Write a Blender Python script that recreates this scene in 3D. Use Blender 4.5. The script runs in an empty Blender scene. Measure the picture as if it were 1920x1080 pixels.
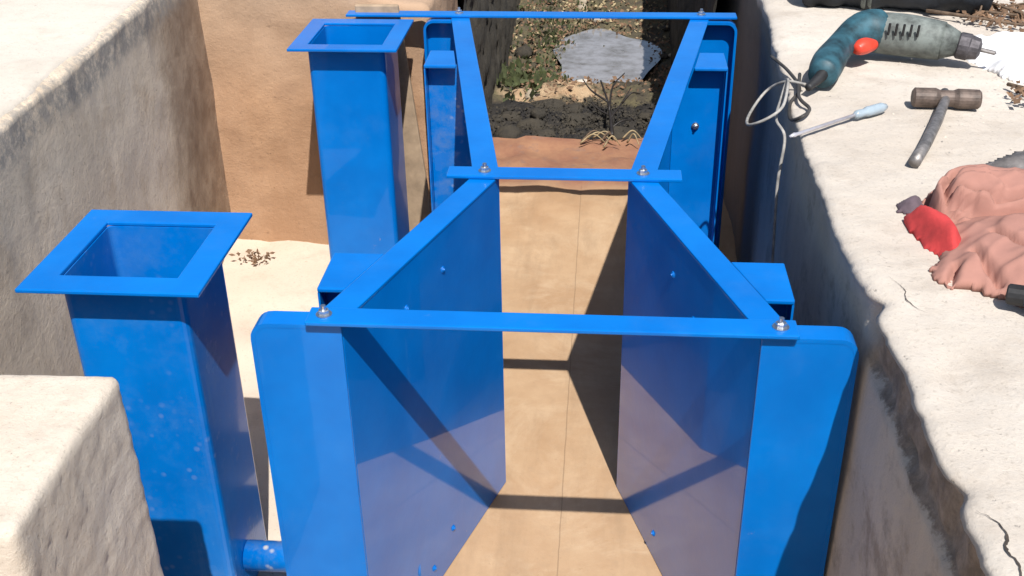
import bpy, bmesh, math, random
from mathutils import Vector, Matrix, noise
S = bpy.context.scene
random.seed(7)
C = bpy.data.collections.new("scene"); S.collection.children.link(C)

# ------------------------------------------------------------------ camera
PIT, YAW, ROLL, F = 0.508478, -0.088160, 0.017357, 2075.93
cam = bpy.data.cameras.new("camera"); co = bpy.data.objects.new("camera", cam); C.objects.link(co)
cam.sensor_width = 36; cam.lens = F * 36 / 1920; cam.clip_start = .02; cam.clip_end = 400
fw = Vector((math.sin(YAW)*math.cos(PIT), math.cos(YAW)*math.cos(PIT), -math.sin(PIT)))
rt = Vector((math.cos(YAW), -math.sin(YAW), 0)); dn = fw.cross(rt)
r2 = rt*math.cos(ROLL) + dn*math.sin(ROLL); d2 = -rt*math.sin(ROLL) + dn*math.cos(ROLL)
co.matrix_world = Matrix((( r2.x, -d2.x, -fw.x, .05675), (r2.y, -d2.y, -fw.y, -1.12815), (r2.z, -d2.z, -fw.z, 1.28808), (0,0,0,1)))
S.camera = co
# ------------------------------------------------------------------ world, sun, exposure
sd = Vector((.105, -.385, .595)).normalized()
el = math.asin(sd.z); az = math.atan2(sd.x, sd.y)
w = bpy.data.worlds.new("World"); S.world = w; w.use_nodes = True
nt = w.node_tree; sky = nt.nodes.new("ShaderNodeTexSky"); sky.sky_type = 'NISHITA'
sky.sun_disc = False; sky.sun_elevation = el; sky.sun_rotation = az; sky.dust_density = 1.5
nt.links.new(sky.outputs[0], nt.nodes['Background'].inputs[0]); nt.nodes['Background'].inputs[1].default_value = .085
sl = bpy.data.lights.new("sun", 'SUN'); sl.energy = 4.9; sl.angle = math.radians(.5); sl.color = (1, .97, .925)
so = bpy.data.objects.new("sun", sl); C.objects.link(so); so.rotation_euler = (-sd).to_track_quat('-Z', 'Y').to_euler(); so.location = (1, -4, 6)
S.view_settings.view_transform = 'Standard'; S.view_settings.look = 'None'; S.view_settings.gamma = 1
S.view_settings.exposure = .42
S.cycles.max_bounces = 8

# ------------------------------------------------------------------ materials
def lin(c):
    return tuple(((v/255)/12.92 if v/255 <= .04045 else ((v/255+.055)/1.055)**2.4) for v in c) + (1,)
class NT:
    def __init__(s, name):
        s.m = bpy.data.materials.new(name); s.m.use_nodes = True; s.t = s.m.node_tree; s.b = s.t.nodes['Principled BSDF']
        s.tc = s.n('ShaderNodeTexCoord'); s.geo = s.n('ShaderNodeNewGeometry')
    def n(s, k, **kw):
        x = s.t.nodes.new(k)
        for a, v in kw.items(): setattr(x, a, v)
        return x
    def l(s, a, b): s.t.links.new(a, b)
    def noise(s, sc, det=6, rough=.6, vec=None, dist=0, scl=None):
        x = s.n('ShaderNodeTexNoise'); x.inputs['Scale'].default_value = sc; x.inputs['Detail'].default_value = det
        x.inputs['Roughness'].default_value = rough; x.inputs['Distortion'].default_value = dist
        v = vec or s.geo.outputs['Position']
        if scl:
            mp = s.n('ShaderNodeMapping'); mp.inputs['Scale'].default_value = scl; s.l(v, mp.inputs[0]); v = mp.outputs[0]
        s.l(v, x.inputs['Vector']); return x.outputs[0]
    def ramp(s, src, pts):
        r = s.n('ShaderNodeValToRGB'); e = r.color_ramp.elements
        while len(e) < len(pts): e.new(.5)
        for q, (p, c) in zip(e, pts):
            q.position = p; q.color = c if len(c) == 4 else tuple(c) + (1,)
        s.l(src, r.inputs[0]); return r.outputs[0]
    def g(s, src, a, b):       # grey mask ramp
        return s.ramp(src, [(a, (0,0,0,1)), (b, (1,1,1,1))])
    def mix(s, f, a, b, mode='MIX'):
        x = s.n('ShaderNodeMix', data_type='RGBA', blend_type=mode)
        if isinstance(f, (int, float)): x.inputs[0].default_value = f
        else: s.l(f, x.inputs[0])
        for i, v in ((6, a), (7, b)):
            if isinstance(v, tuple): x.inputs[i].default_value = v
            else: s.l(v, x.inputs[i])
        return x.outputs[2]
    def math(s, op, a, b=0, c=None):
        x = s.n('ShaderNodeMath', operation=op)
        for i, v in ((0, a), (1, b)) + (((2, c),) if c is not None else ()):
            if isinstance(v, (int, float)): x.inputs[i].default_value = v
            else: s.l(v, x.inputs[i])
        return x.outputs[0]
    def xyz(s):
        x = s.n('ShaderNodeSeparateXYZ'); s.l(s.geo.outputs['Position'], x.inputs[0]); return x.outputs
    def bump(s, h, st=.3, d=.01):
        x = s.n('ShaderNodeBump'); x.inputs['Strength'].default_value = st; x.inputs['Distance'].default_value = d
        s.l(h, x.inputs['Height']); s.l(x.outputs[0], s.b.inputs['Normal'])
    def set(s, col=None, rough=None, **kw):
        if col is not None:
            if isinstance(col, tuple): s.b.inputs['Base Color'].default_value = col
            else: s.l(col, s.b.inputs['Base Color'])
        if rough is not None:
            if isinstance(rough, (int, float)): s.b.inputs['Roughness'].default_value = rough
            else: s.l(rough, s.b.inputs['Roughness'])
        for k, v in kw.items(): s.b.inputs[k.replace('_', ' ')].default_value = v
        return s.m

def blue(name, dust=.25, spots=0.0, rough=.16, coat=.35):
    t = NT(name)
    base = t.mix(t.g(t.noise(6, 4), .35, .7), (.0001, .122, .445, 1), (.0002, .160, .545, 1))
    d1 = t.g(t.noise(9, 8, .7), .52, .75)
    streak = t.g(t.noise(14, 5, .6, scl=(1, 1, .12)), .5, .8)
    z = t.xyz()[2]
    low = t.n('ShaderNodeMapRange'); low.inputs[1].default_value = .45; low.inputs[2].default_value = 0; t.l(z, low.inputs[0])
    dm = t.math('MULTIPLY', t.math('ADD', t.math('MULTIPLY', d1, .6), t.math('MULTIPLY', streak, low.outputs[0])), dust)
    col = t.mix(dm, base, (.13, .24, .42, 1))
    if spots:
        v = t.n('ShaderNodeTexVoronoi'); v.inputs['Scale'].default_value = 55; t.l(t.geo.outputs['Position'], v.inputs['Vector'])
        sp = t.math('MULTIPLY', t.math('SUBTRACT', 1, t.g(v.outputs['Distance'], .12, .3)), t.g(t.noise(8, 3), .5, .62))
        big = t.g(t.noise(22, 9, .75), .5, .66)
        col = t.mix(t.math('MULTIPLY', big, spots*.45), col, (.15, .22, .36, 1))
        col = t.mix(t.math('MULTIPLY', sp, spots), col, (.5, .5, .48, 1))
    scr = t.math('MULTIPLY', t.g(t.noise(26, 4, .6, scl=(1, 1, .04)), .66, .72), t.g(t.noise(7, 3), .5, .6))
    col = t.mix(t.math('MULTIPLY', scr, .25), col, (.12, .26, .45, 1))
    spl = t.math('MULTIPLY', t.g(t.noise(70, 5, .8), .66, .70), t.math('MULTIPLY', low.outputs[0], .6))
    col = t.mix(t.math('MULTIPLY', spl, t.g(t.noise(9, 3), .45, .6)), col, (.34, .27, .19, 1))
    t.bump(t.math('ADD', t.noise(60, 3), t.math('MULTIPLY', t.noise(8, 2), 2)), .05, .004)
    return t.set(col, t.math('ADD', t.math('MULTIPLY', dm, .4), rough), Coat_Weight=coat, Coat_Roughness=.03, Coat_IOR=1.55, Specular_IOR_Level=.12)
M_BLUE = blue("blue_paint", .14, rough=.3)
M_BLUEP = blue("blue_panel_gloss", .10, rough=.3, coat=.95)
M_BLUED = blue("blue_paint_dusty", .55, .8, .28)
M_BLUEC = blue("blue_paint_cement_splashed", 1.0, 1.0, .4, .1)
M_BLUEW = blue("blue_paint_well", .42, .14, .22)

def concrete(name, a, b, c, stain=None, st=.5, scale=1.0, bump=.5, rough=.92):
    t = NT(name)
    col = t.mix(t.g(t.noise(3.1*scale, 9, .62), .36, .66), a, b)
    col = t.mix(t.math('MULTIPLY', t.g(t.noise(11*scale, 9, .7), .5, .72), .7), col, c)
    fine = t.noise(95*scale, 8, .75)
    col = t.mix(t.math('MULTIPLY', t.g(fine, .3, .75), .34), col, (.6,.56,.5,1), 'OVERLAY')
    pits = t.g(t.noise(75*scale, 4, .7), .66, .71)
    col = t.mix(t.math('MULTIPLY', t.g(t.noise(190*scale, 3, .6), .58, .70), .35), col, tuple(v*.6 for v in c[:3]) + (1,))
    col = t.mix(t.math('MULTIPLY', pits, .5), col, tuple(v*.35 for v in c[:3]) + (1,))
    if stain:
        m = stain(t); col = t.mix(m[0], col, m[1])
        if len(m) > 2: col = t.mix(m[2], col, m[3])
    h = t.math('ADD', t.math('MULTIPLY', t.noise(26*scale, 12, .75), 1.0), t.math('MULTIPLY', fine, .35))
    t.bump(t.math('SUBTRACT', h, t.math('MULTIPLY', pits, .3)), bump, .009)
    return t.set(col, rough)

def band(t, out, lo, hi, soft=.05):
    a = t.n('ShaderNodeMapRange'); a.inputs[1].default_value = lo - soft; a.inputs[2].default_value = lo + soft; t.l(out, a.inputs[0])
    b = t.n('ShaderNodeMapRange'); b.inputs[1].default_value = hi - soft; b.inputs[2].default_value = hi + soft
    b.inputs[3].default_value = 1; b.inputs[4].default_value = 0; t.l(out, b.inputs[0])
    return t.math('MULTIPLY', a.outputs[0], b.outputs[0])

# floor of the channel: pale outside the flume, tan silt film inside it, red mud past it
def floor_stain(t):
    x = t.xyz(); wob = t.math('MULTIPLY', t.math('SUBTRACT', t.noise(7, 5), .5), .12)
    inside = band(t, t.math('ADD', x[0], wob), -.34, .5, .02)
    far = t.n('ShaderNodeMapRange'); far.inputs[1].default_value = 1.74; far.inputs[2].default_value = 1.82
    t.l(t.math('ADD', x[1], t.math('MULTIPLY', wob, .6)), far.inputs[0])
    tan = t.mix(t.g(t.noise(5, 8, .65), .35, .68), (.35, .215, .115, 1), (.45, .305, .18, 1))
    tan = t.mix(t.math('MULTIPLY', t.g(t.noise(28, 8, .7), .52, .75), .5), tan, (.33, .22, .13, 1))
    tan = t.mix(t.math('MULTIPLY', t.g(t.noise(3.2, 9, .75, dist=.6), .5, .62), .45), tan, (.52, .385, .25, 1))
    tan = t.mix(t.math('MULTIPLY', t.g(t.noise(11, 8, .7, scl=(1, .18, 1)), .50, .66), .5), tan, (.27, .175, .10, 1))
    tan = t.mix(t.math('MULTIPLY', t.g(t.noise(60, 6, .8), .6, .7), .45), tan, (.24, .15, .08, 1))
    seam = band(t, t.math('ADD', x[0], t.math('MULTIPLY', t.noise(14, 4), .004)), .0045, .0065, .0006)
    tan = t.mix(t.math('MULTIPLY', seam, .5), tan, (.14, .09, .05, 1))
    mud = t.mix(t.g(t.noise(9, 8, .7), .38, .62), (.22, .10, .06, 1), (.30, .155, .085, 1))
    mud = t.mix(t.g(t.noise(24, 6, .7), .55, .7), mud, (.2, .12, .09, 1))
    return inside, tan, far.outputs[0], mud
M_FLOOR = concrete("channel_floor_concrete", (.52,.44,.355,1), (.57,.49,.405,1), (.41,.335,.265,1), floor_stain, bump=.16)

def right_stain_shade(t):
    x = t.xyz()
    wob = t.math('MULTIPLY', t.math('SUBTRACT', t.noise(9, 7, .7), .5), .09)
    near = t.n('ShaderNodeMapRange'); near.inputs[1].default_value = .03; near.inputs[2].default_value = -.03; t.l(x[1], near.inputs[0])
    zz = t.math('ADD', x[2], wob); z2 = t.math('ADD', x[2], t.math('MULTIPLY', wob, .3))
    strip = t.math('MULTIPLY', t.math('MULTIPLY', band(t, zz, .572, .9, .003), band(t, z2, 0, .637, .004)), near.outputs[0])
    soil = t.mix(t.g(t.noise(40, 8, .7), .4, .65), (.19, .15, .11, 1), (.34, .28, .22, 1))
    face = t.n('ShaderNodeMapRange'); face.inputs[1].default_value = .634; face.inputs[2].default_value = .618; t.l(z2, face.inputs[0])
    lower = t.mix(t.g(t.noise(5, 7, .6, scl=(1, 1, .35)), .35, .7), (.44, .385, .31, 1), (.60, .53, .43, 1))
    lower = t.mix(t.math('MULTIPLY', t.g(t.noise(9, 9, .75), .52, .66), .65), lower, (.22, .175, .13, 1))
    lower = t.mix(t.math('MULTIPLY', t.g(t.noise(34, 7, .8), .55, .68), .5), lower, (.30, .26, .21, 1))
    far_shade = t.n('ShaderNodeMapRange'); far_shade.inputs[1].default_value = .5; far_shade.inputs[2].default_value = 1.1; t.l(x[1], far_shade.inputs[0])
    lower = t.mix(t.math('MULTIPLY', far_shade.outputs[0], .8), lower, (.10, .10, .10, 1))  # shade on the far stretch of the face, painted into its colour
    return face.outputs[0], lower, strip, soil
M_RIGHT = concrete("pale_right_concrete", (.47,.42,.365,1), (.56,.515,.46,1), (.37,.32,.27,1), right_stain_shade, bump=.5)

def left_stain(t):
    x = t.xyz(); wob = t.math('MULTIPLY', t.math('SUBTRACT', t.noise(5, 8, .7), .5), .5)
    m = t.n('ShaderNodeMapRange'); m.inputs[1].default_value = .98; m.inputs[2].default_value = 1.16
    t.l(t.math('ADD', x[1], t.math('MULTIPLY', wob, 1)), m.inputs[0])
    top = t.n('ShaderNodeMapRange'); top.inputs[1].default_value = .70; top.inputs[2].default_value = .66; t.l(x[2], top.inputs[0])
    brown = t.mix(t.g(t.noise(16, 7), .4, .65), (.27, .19, .13, 1), (.40, .30, .215, 1))
    edge = t.math('MULTIPLY', t.math('MULTIPLY', band(t, t.math('ADD', x[2], t.math('MULTIPLY', wob, .12)), .655, .73, .012), t.g(t.noise(45, 6, .8), .38, .55)), .8)
    return t.math('MULTIPLY', m.outputs[0], top.outputs[0]), brown, edge, (.27, .25, .225, 1)
M_LEFT = concrete("weathered_grey_concrete", (.64,.52,.395,1), (.72,.60,.47,1), (.44,.33,.23,1), left_stain, bump=.4)
M_PALE = concrete("bleached_concrete", (.50,.455,.395,1), (.56,.51,.45,1), (.42,.375,.32,1), bump=.3)
def or_stain(t):
    x = t.xyz()
    vert = t.g(t.noise(5, 7, .65, scl=(1, 1, .22)), .38, .66)
    top = t.n('ShaderNodeMapRange'); top.inputs[1].default_value = .45; top.inputs[2].default_value = .75; t.l(t.math('ADD', x[2], t.math('MULTIPLY', t.noise(6, 6), .2)), top.inputs[0])
    return vert, (.33, .185, .10, 1), t.math('MULTIPLY', top.outputs[0], .6), (.42, .31, .22, 1)
M_ORANGE = concrete("iron_stained_plaster", (.42,.255,.15,1), (.385,.24,.15,1), (.31,.18,.105,1), or_stain, bump=.45)
M_BLOCK = concrete("pale_block_concrete", (.55,.475,.395,1), (.62,.55,.47,1), (.42,.35,.28,1), scale=1.5, bump=.45)
M_DARKST = concrete("dark_mossy_stone", (.045,.04,.032,1), (.075,.065,.05,1), (.11,.095,.065,1), scale=2, bump=1)
M_STONE = concrete("river_stone", (.30,.25,.19,1), (.40,.34,.26,1), (.16,.14,.10,1), scale=4, bump=.6)
M_STONED = concrete("wet_black_stone", (.03,.026,.02,1), (.05,.042,.03,1), (.075,.06,.04,1), scale=4, bump=.8, rough=.8)

def simple(name, col, rough=.5, var=.15, sc=40, metal=0, bump=.15, **kw):
    t = NT(name)
    c2 = tuple(max(0, v*(1-var*2.2)) for v in col[:3]) + (1,)
    c = t.mix(t.g(t.noise(sc, 7, .65), .35, .7), col, c2)
    t.bump(t.noise(sc*3, 5, .6), bump, .002)
    return t.set(c, rough, Metallic=metal, **kw)
M_STEEL = simple("galvanised_bolt", (.72,.74,.76,1), .35, .15, 90, 1)
M_TOOLM = simple("dull_tool_steel", (.30,.28,.27,1), .5, .3, 70, .6)
M_RUST = simple("brown_hammer_iron", (.15,.11,.09,1), .6, .3, 60, .2)
M_TEAL = simple("teal_plastic", (.03,.105,.14,1), .55, .45, 24)
M_RED = simple("red_plastic", (.75,.06,.03,1), .4, .15)
M_GREYC = simple("grey_gear_housing", (.19,.215,.20,1), .65, .42, 26, .1)
M_BLACK = simple("black_rubber", (.02,.02,.022,1), .6, .3)
M_CHUCK = simple("chuck_steel", (.13,.12,.13,1), .6, .3, 60, .6)
M_WIRE = simple("grey_cable", (.42,.40,.37,1), .6, .3)
M_WIRED = simple("dark_cable", (.06,.055,.05,1), .6, .3)
M_PINK = simple("faded_pink_cotton", (.36,.178,.14,1), .95, .10, 12, bump=.4)
M_REDC = simple("red_cotton", (.55,.045,.045,1), .9, .2, 25, bump=.3)
M_GREYB = simple("grey_sheet_plastic", (.17,.155,.15,1), .55, .35, 30, bump=.5)
M_NAVY = simple("navy_canvas", (.012,.018,.028,1), .7, .4, 25, bump=.4)
M_WHITE = simple("white_plastic_film", (.86,.86,.87,1), .35, .05, 20, bump=.2)
M_CLEAR = simple("pale_blue_handle", (.48,.58,.66,1), .12, .12, 30, Transmission_Weight=.35)
M_PALEM = simple("pale_steel_shaft", (.62,.60,.64,1), .3, .1, 60, .5)
M_LBLUE = simple("light_blue_plastic", (.30,.42,.62,1), .35, .2, 40)
M_TWIG = simple("dry_twig", (.17,.115,.075,1), .9, .3, 60)
M_TWIGD = simple("black_wet_twig", (.025,.02,.018,1), .6, .3, 60)
M_LEAFD = simple("dry_leaf", (.22,.13,.075,1), .9, .3, 50)
M_LEAFG = simple("olive_leaf", (.06,.075,.022,1), .8, .35, 40)
M_STRAW = simple("dry_straw", (.42,.33,.19,1), .9, .25, 50)
def bed_mat():
    t = NT("stream_bed_mud"); x = t.xyz()
    wob = t.math('MULTIPLY', t.math('SUBTRACT', t.noise(5, 8, .7), .5), .35)
    y = t.math('ADD', x[1], t.math('MULTIPLY', wob, .15))
    sand = t.mix(t.g(t.noise(22, 8, .7), .4, .65), (.50,.36,.22,1), (.40,.25,.14,1))
    mud = t.mix(t.g(t.noise(14, 8, .7), .4, .62), (.065,.052,.035,1), (.13,.11,.055,1))
    black = t.mix(t.g(t.noise(25, 8, .7), .45, .7), (.014,.012,.011,1), (.045,.038,.03,1))
    sm = t.math('MULTIPLY', band(t, t.math('ADD', x[0], wob), -.26, .06, .05), band(t, y, 2.56, 3.25, .05))
    sm = t.math('MULTIPLY', sm, t.g(t.noise(10, 6), .38, .5))
    col = t.mix(sm, mud, sand)
    col = t.mix(band(t, y, 2.135, 2.56, .015), col, black)
    red = t.mix(t.g(t.noise(9, 8, .7), .38, .62), (.22, .10, .06, 1), (.30, .155, .085, 1))
    b = t.n('ShaderNodeMapRange'); b.inputs[1].default_value = 2.15; b.inputs[2].default_value = 2.12; t.l(y, b.inputs[0])
    col = t.mix(b.outputs[0], col, red)
    t.bump(t.noise(30, 9, .75), .9, .02)
    return t.set(col, .8)
M_BED = bed_mat()
def water_mat():
    t = NT("pond_water"); t.bump(t.noise(30, 3, .5), .12, .004)
    return t.set(t.mix(t.g(t.noise(9, 8, .7), .42, .66), (.27, .26, .26, 1), (.12, .10, .07, 1)), .06, Specular_IOR_Level=1.0, IOR=1.6)
M_WATER = water_mat()

# ------------------------------------------------------------------ object helpers
def tag(o, label=None, cat=None, group=None, kind=None):
    if label: o['label'] = label
    if cat: o['category'] = cat
    if group: o['group'] = group
    if kind: o['kind'] = kind
    return o
def empty(name, loc, label, cat, group=None):
    o = bpy.data.objects.new(name, None); C.objects.link(o); o.location = loc; o.empty_display_size = .05
    return tag(o, label, cat, group)
def root_loc(o):
    v = Vector((0,0,0))
    while o is not None: v += Vector(o.location); o = o.parent
    return v
def obj(name, bm, mat, parent=None, smooth=False, bevel=0, seg=2, label=None, rec=True, loc=None):
    """world-space bmesh -> object (origin at its parent's origin, or at loc)"""
    off = root_loc(parent) if parent is not None else Vector((0,0,0))
    o = None
    if loc is not None and parent is None: off = Vector(loc)
    bmesh.ops.translate(bm, verts=bm.verts, vec=-off)
    if rec: bmesh.ops.recalc_face_normals(bm, faces=bm.faces)
    me = bpy.data.meshes.new(name); bm.to_mesh(me); bm.free(); me.materials.append(mat)
    if smooth:
        for p in me.polygons: p.use_smooth = True
    o = bpy.data.objects.new(name, me); C.objects.link(o); o.parent = parent
    if loc is not None and parent is None: o.location = loc
    if bevel:
        b = o.modifiers.new("bevel", 'BEVEL'); b.width = bevel; b.segments = seg; b.limit_method = 'ANGLE'; b.harden_normals = False
    if label: o['label'] = label
    return o
def box(bm, x0, x1, y0, y1, z0, z1):
    v = [bm.verts.new((x, y, z)) for x in (x0, x1) for y in (y0, y1) for z in (z0, z1)]
    for f in ((0,1,3,2), (4,6,7,5), (0,4,5,1), (2,3,7,6), (0,2,6,4), (1,5,7,3)): bm.faces.new([v[i] for i in f])
    return v
def prism(bm, pts, z0, z1):
    """polygon in xy extruded between z0 and z1"""
    a = [bm.verts.new((x, y, z0)) for x, y in pts]; b = [bm.verts.new((x, y, z1)) for x, y in pts]
    n = len(pts); bm.faces.new(a[::-1]); bm.faces.new(b)
    for i in range(n): bm.faces.new((a[i], a[(i+1)%n], b[(i+1)%n], b[i]))
def prism_y(bm, pts, y0, y1):
    a = [bm.verts.new((x, y0, z)) for x, z in pts]; b = [bm.verts.new((x, y1, z)) for x, z in pts]
    n = len(pts); bm.faces.new(a[::-1]); bm.faces.new(b)
    for i in range(n): bm.faces.new((a[i], a[(i+1)%n], b[(i+1)%n], b[i]))
def lathe(bm, p0, p1, prof, seg=20, sq=(1,1)):
    """profile [(t, r)] round the axis p0-p1"""
    p0, p1 = Vector(p0), Vector(p1); ax = (p1-p0); u = ax.normalized().orthogonal().normalized(); v = ax.normalized().cross(u)
    rings = []
    for t, r in prof:
        c = p0 + ax*t
        rings.append([bm.verts.new(c + u*math.cos(2*math.pi*k/seg)*r*sq[0] + v*math.sin(2*math.pi*k/seg)*r*sq[1]) for k in range(seg)])
    for a, b in zip(rings, rings[1:]):
        for k in range(seg): bm.faces.new((a[k], a[(k+1)%seg], b[(k+1)%seg], b[k]))
    bm.faces.new(rings[0][::-1]); bm.faces.new(rings[-1])
def catmull(pts, n=8):
    P = [Vector(p) for p in pts]; P = [P[0]*2-P[1]] + P + [P[-1]*2-P[-2]]; out = []
    for i in range(1, len(P)-2):
        for k in range(n):
            t = k/n; a, b, c, d = P[i-1:i+3]
            out.append(.5*((2*b) + (c-a)*t + (2*a-5*b+4*c-d)*t*t + (3*b-a-3*c+d)*t**3))
    out.append(P[-2]); return out
def tube(bm, pts, r, seg=8, taper=None, flat=1):
    pts = [Vector(p) for p in pts]; n = len(pts); rings = []; u = None
    for i, p in enumerate(pts):
        d = (pts[min(i+1, n-1)] - pts[max(i-1, 0)]).normalized()
        if u is None: u = d.orthogonal().normalized() if abs(d.z) > .8 else d.cross(Vector((0,0,1))).normalized()
        u = (u - d*u.dot(d)).normalized(); v = d.cross(u)
        rr = r if taper is None else (taper[0] + (taper[1]-taper[0])*i/(n-1) if not callable(taper) else taper(i/(n-1)))
        rings.append([bm.verts.new(p + u*math.cos(2*math.pi*k/seg)*rr + v*math.sin(2*math.pi*k/seg)*rr*flat) for k in range(seg)])
    for a, b in zip(rings, rings[1:]):
        for k in range(seg): bm.faces.new((a[k], a[(k+1)%seg], b[(k+1)%seg], b[k]))
    bm.faces.new(rings[0][::-1]); bm.faces.new(rings[-1])
def fb(p, s=1.0, seed=0, oc=5):
    return noise.fractal(Vector(p)*s + Vector((seed*7.3, seed*3.1, seed)), 1.0, 2.0, oc)
def interp(tab, y):
    if y <= tab[0][0]: return tab[0][1]
    for (a, u), (b, v) in zip(tab, tab[1:]):
        if y <= b: return u + (v-u)*(y-a)/(b-a)
    return tab[-1][1]
def yrange(segs):
    out = []
    for a, b, st in segs:
        n = max(1, int(round((b-a)/st))); out += [a + (b-a)*i/n for i in range(n)]
    return out + [segs[-1][1]]
def sweep(ys, profile, closed=False):
    """profile(y) -> list of (x, y, z) points: skinned grid"""
    bm = bmesh.new(); rows = [[bm.verts.new(p) for p in profile(y)] for y in ys]
    for a, b in zip(rows, rows[1:]):
        for k in range(len(a)-1): bm.faces.new((a[k], a[k+1], b[k+1], b[k]))
    return bm

# ------------------------------------------------------------------ setting
bm = bmesh.new()
ys = yrange([(-6, -.8, .5), (-.8, 1.9, .03), (1.9, 2.14, .02)])
xs = yrange([(-1.3, -.6, .05), (-.6, .45, .03), (.45, 1.0, .1)])
def fz(x, y):
    a = .0035 if -.3 < x < .3 and y < 1.6 else .012
    if y > 1.75: a = .02
    return a*fb((x, y, 0), 7, 3)*min(1, max(.15, (abs(x)-.26)*12 if y < 1.4 else 1))
g = [[bm.verts.new((x, y, fz(x, y))) for x in xs] for y in ys]
for a, b in zip(g, g[1:]):
    for k in range(len(a)-1): bm.faces.new((a[k], a[k+1], b[k+1], b[k]))
tag(obj("channel_floor", bm, M_FLOOR, smooth=True), "tan silt stained concrete floor of the channel", kind='structure')

# stream bed beyond
def bedz(x, y):
    t = min(1, max(0, (y-2.14)/.12)); base = -.03*t - .13*min(1, max(0, (y-2.7)/.5)) + .10*max(0, y-4.3)*.5
    r = .035*fb((x, y, 0), 9, 5, 6) + .02*fb((x, y, 0), 30, 6, 3)
    pool = math.exp(-(((x-.06)/.20)**2 + ((y-3.50)/.45)**2)**2)
    return base + r*t + (-.07)*pool
bm = bmesh.new(); ys = yrange([(2.14, 4.6, .025), (4.6, 9, .15)]); xs = yrange([(-.7, .7, .025)])
g = [[bm.verts.new((x*(1 + max(0, y-3)*.4), y, bedz(x, y))) for x in xs] for y in ys]
for a, b in zip(g, g[1:]):
    for k in range(len(a)-1): bm.faces.new((a[k], a[k+1], b[k+1], b[k]))
tag(obj("stream_bed", bm, M_BED, smooth=True), "muddy stream bed with sand patches past the flume", kind='structure')
bm = bmesh.new(); ring = []
for k in range(48):
    a = 2*math.pi*k/48; r = 1 + .10*math.sin(3*a+1) + .07*math.sin(5*a)
    ring.append(bm.verts.new((.06 + .22*r*math.cos(a), 3.48 + .44*r*math.sin(a), -.160)))
bm.faces.new(ring)
tag(obj("water", bm, M_WATER), "shallow pool of grey water in the stream", kind='structure')

# wide ground around the trench (four rough slabs in one sheet at bank level)
bm = bmesh.new()
def slab(x0, x1, y0, y1, z, n=24):
    gg = [[bm.verts.new((x0+(x1-x0)*i/n, y0+(y1-y0)*j/n, z + .03*fb((x0+(x1-x0)*i/n, y0+(y1-y0)*j/n, 0), .8, 2))) for i in range(n+1)] for j in range(n+1)]
    for a, b in zip(gg, gg[1:]):
        for k in range(n): bm.faces.new((a[k], a[k+1], b[k+1], b[k]))
slab(3.8, 60, -60, 60, .64); slab(-60, -3.8, -60, 60, .70); slab(-3.9, 3.9, 8.7, 60, .66); slab(-3.9, 3.9, -60, -5.6, .62)
M_GROUND = concrete("dry_pale_earth", (.46,.38,.29,1), (.54,.46,.37,1), (.36,.29,.21,1), scale=.3, bump=.6)
tag(obj("ground", bm, M_GROUND, smooth=True), "dry pale ground around the channel", kind='structure')

# right channel wall: face, crumbling edge, broad rough top
EDGE = [(-6,.40),(-.44,.375),(-.247,.374),(-.062,.372),(.19,.362),(.486,.363),(.88,.380),(1.333,.402),(1.7,.40),(2.6,.36),(5,.42),(9,.5)]
def rprof(y):
    e0 = interp(EDGE, y); e = e0 + (.0015 if -.35 < y < 0 else .004)*fb((0, y, 0), 9, 1) + .0025*fb((0, y, 0), 45, 2)
    near = max(0, min(1, (.05-y)/.1))
    notch = .014*math.exp(-((y-.005)/.018)**2) + .005*math.exp(-((y+.13)/.03)**2) + .012*math.exp(-((y+.33)/.02)**2)
    out = []
    for z in (-.06, 0, .05, .1, .16, .22, .28, .34, .40, .45, .50, .53, .55, .565, .575, .585, .6, .615, .628, .638):
        x = e0 + (e-e0)*max(0, min(1, (z-.56)/.06)) + .004 + .005*fb((0, y, z), 4, 4, 3) + .0012*fb((0, y, z), 28, 5) - .006*(.6-z)
        if z > .57: x += near*(.006 + .009*abs(fb((0, y, z), 22, 8)))
        x += notch*max(0, (z-.58)/.06)
        out.append((max(x, e-.012), y, z))
    for dx in (.0, .006, .014, .024, .036, .05, .066, .084, .104, .126, .15, .18, .21, .24, .28, .32, .36, .41, .46, .52, .6, .7, .85, 1.1, 1.6, 2.4, 3.5):
        x = e + notch*max(0, 1-dx*12) + dx
        z = .650 - .009*math.exp(-dx/.007) + (.004*fb((x, y, 0), 5, 9) + .0016*fb((x, y, 0), 22, 10) + .0009*fb((x, y, 0), 80, 11))*min(1, dx/.02+.3)
        z -= .007*math.exp(-(((x-.425)/.018)**2 + ((y+.16)/.05)**2))
        out.append((x, y, z))
    return out
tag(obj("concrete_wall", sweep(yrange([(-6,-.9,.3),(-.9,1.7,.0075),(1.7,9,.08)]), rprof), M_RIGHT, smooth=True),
    "shaded right concrete wall with pale crumbling top where the tools lie", "wall")

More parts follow.
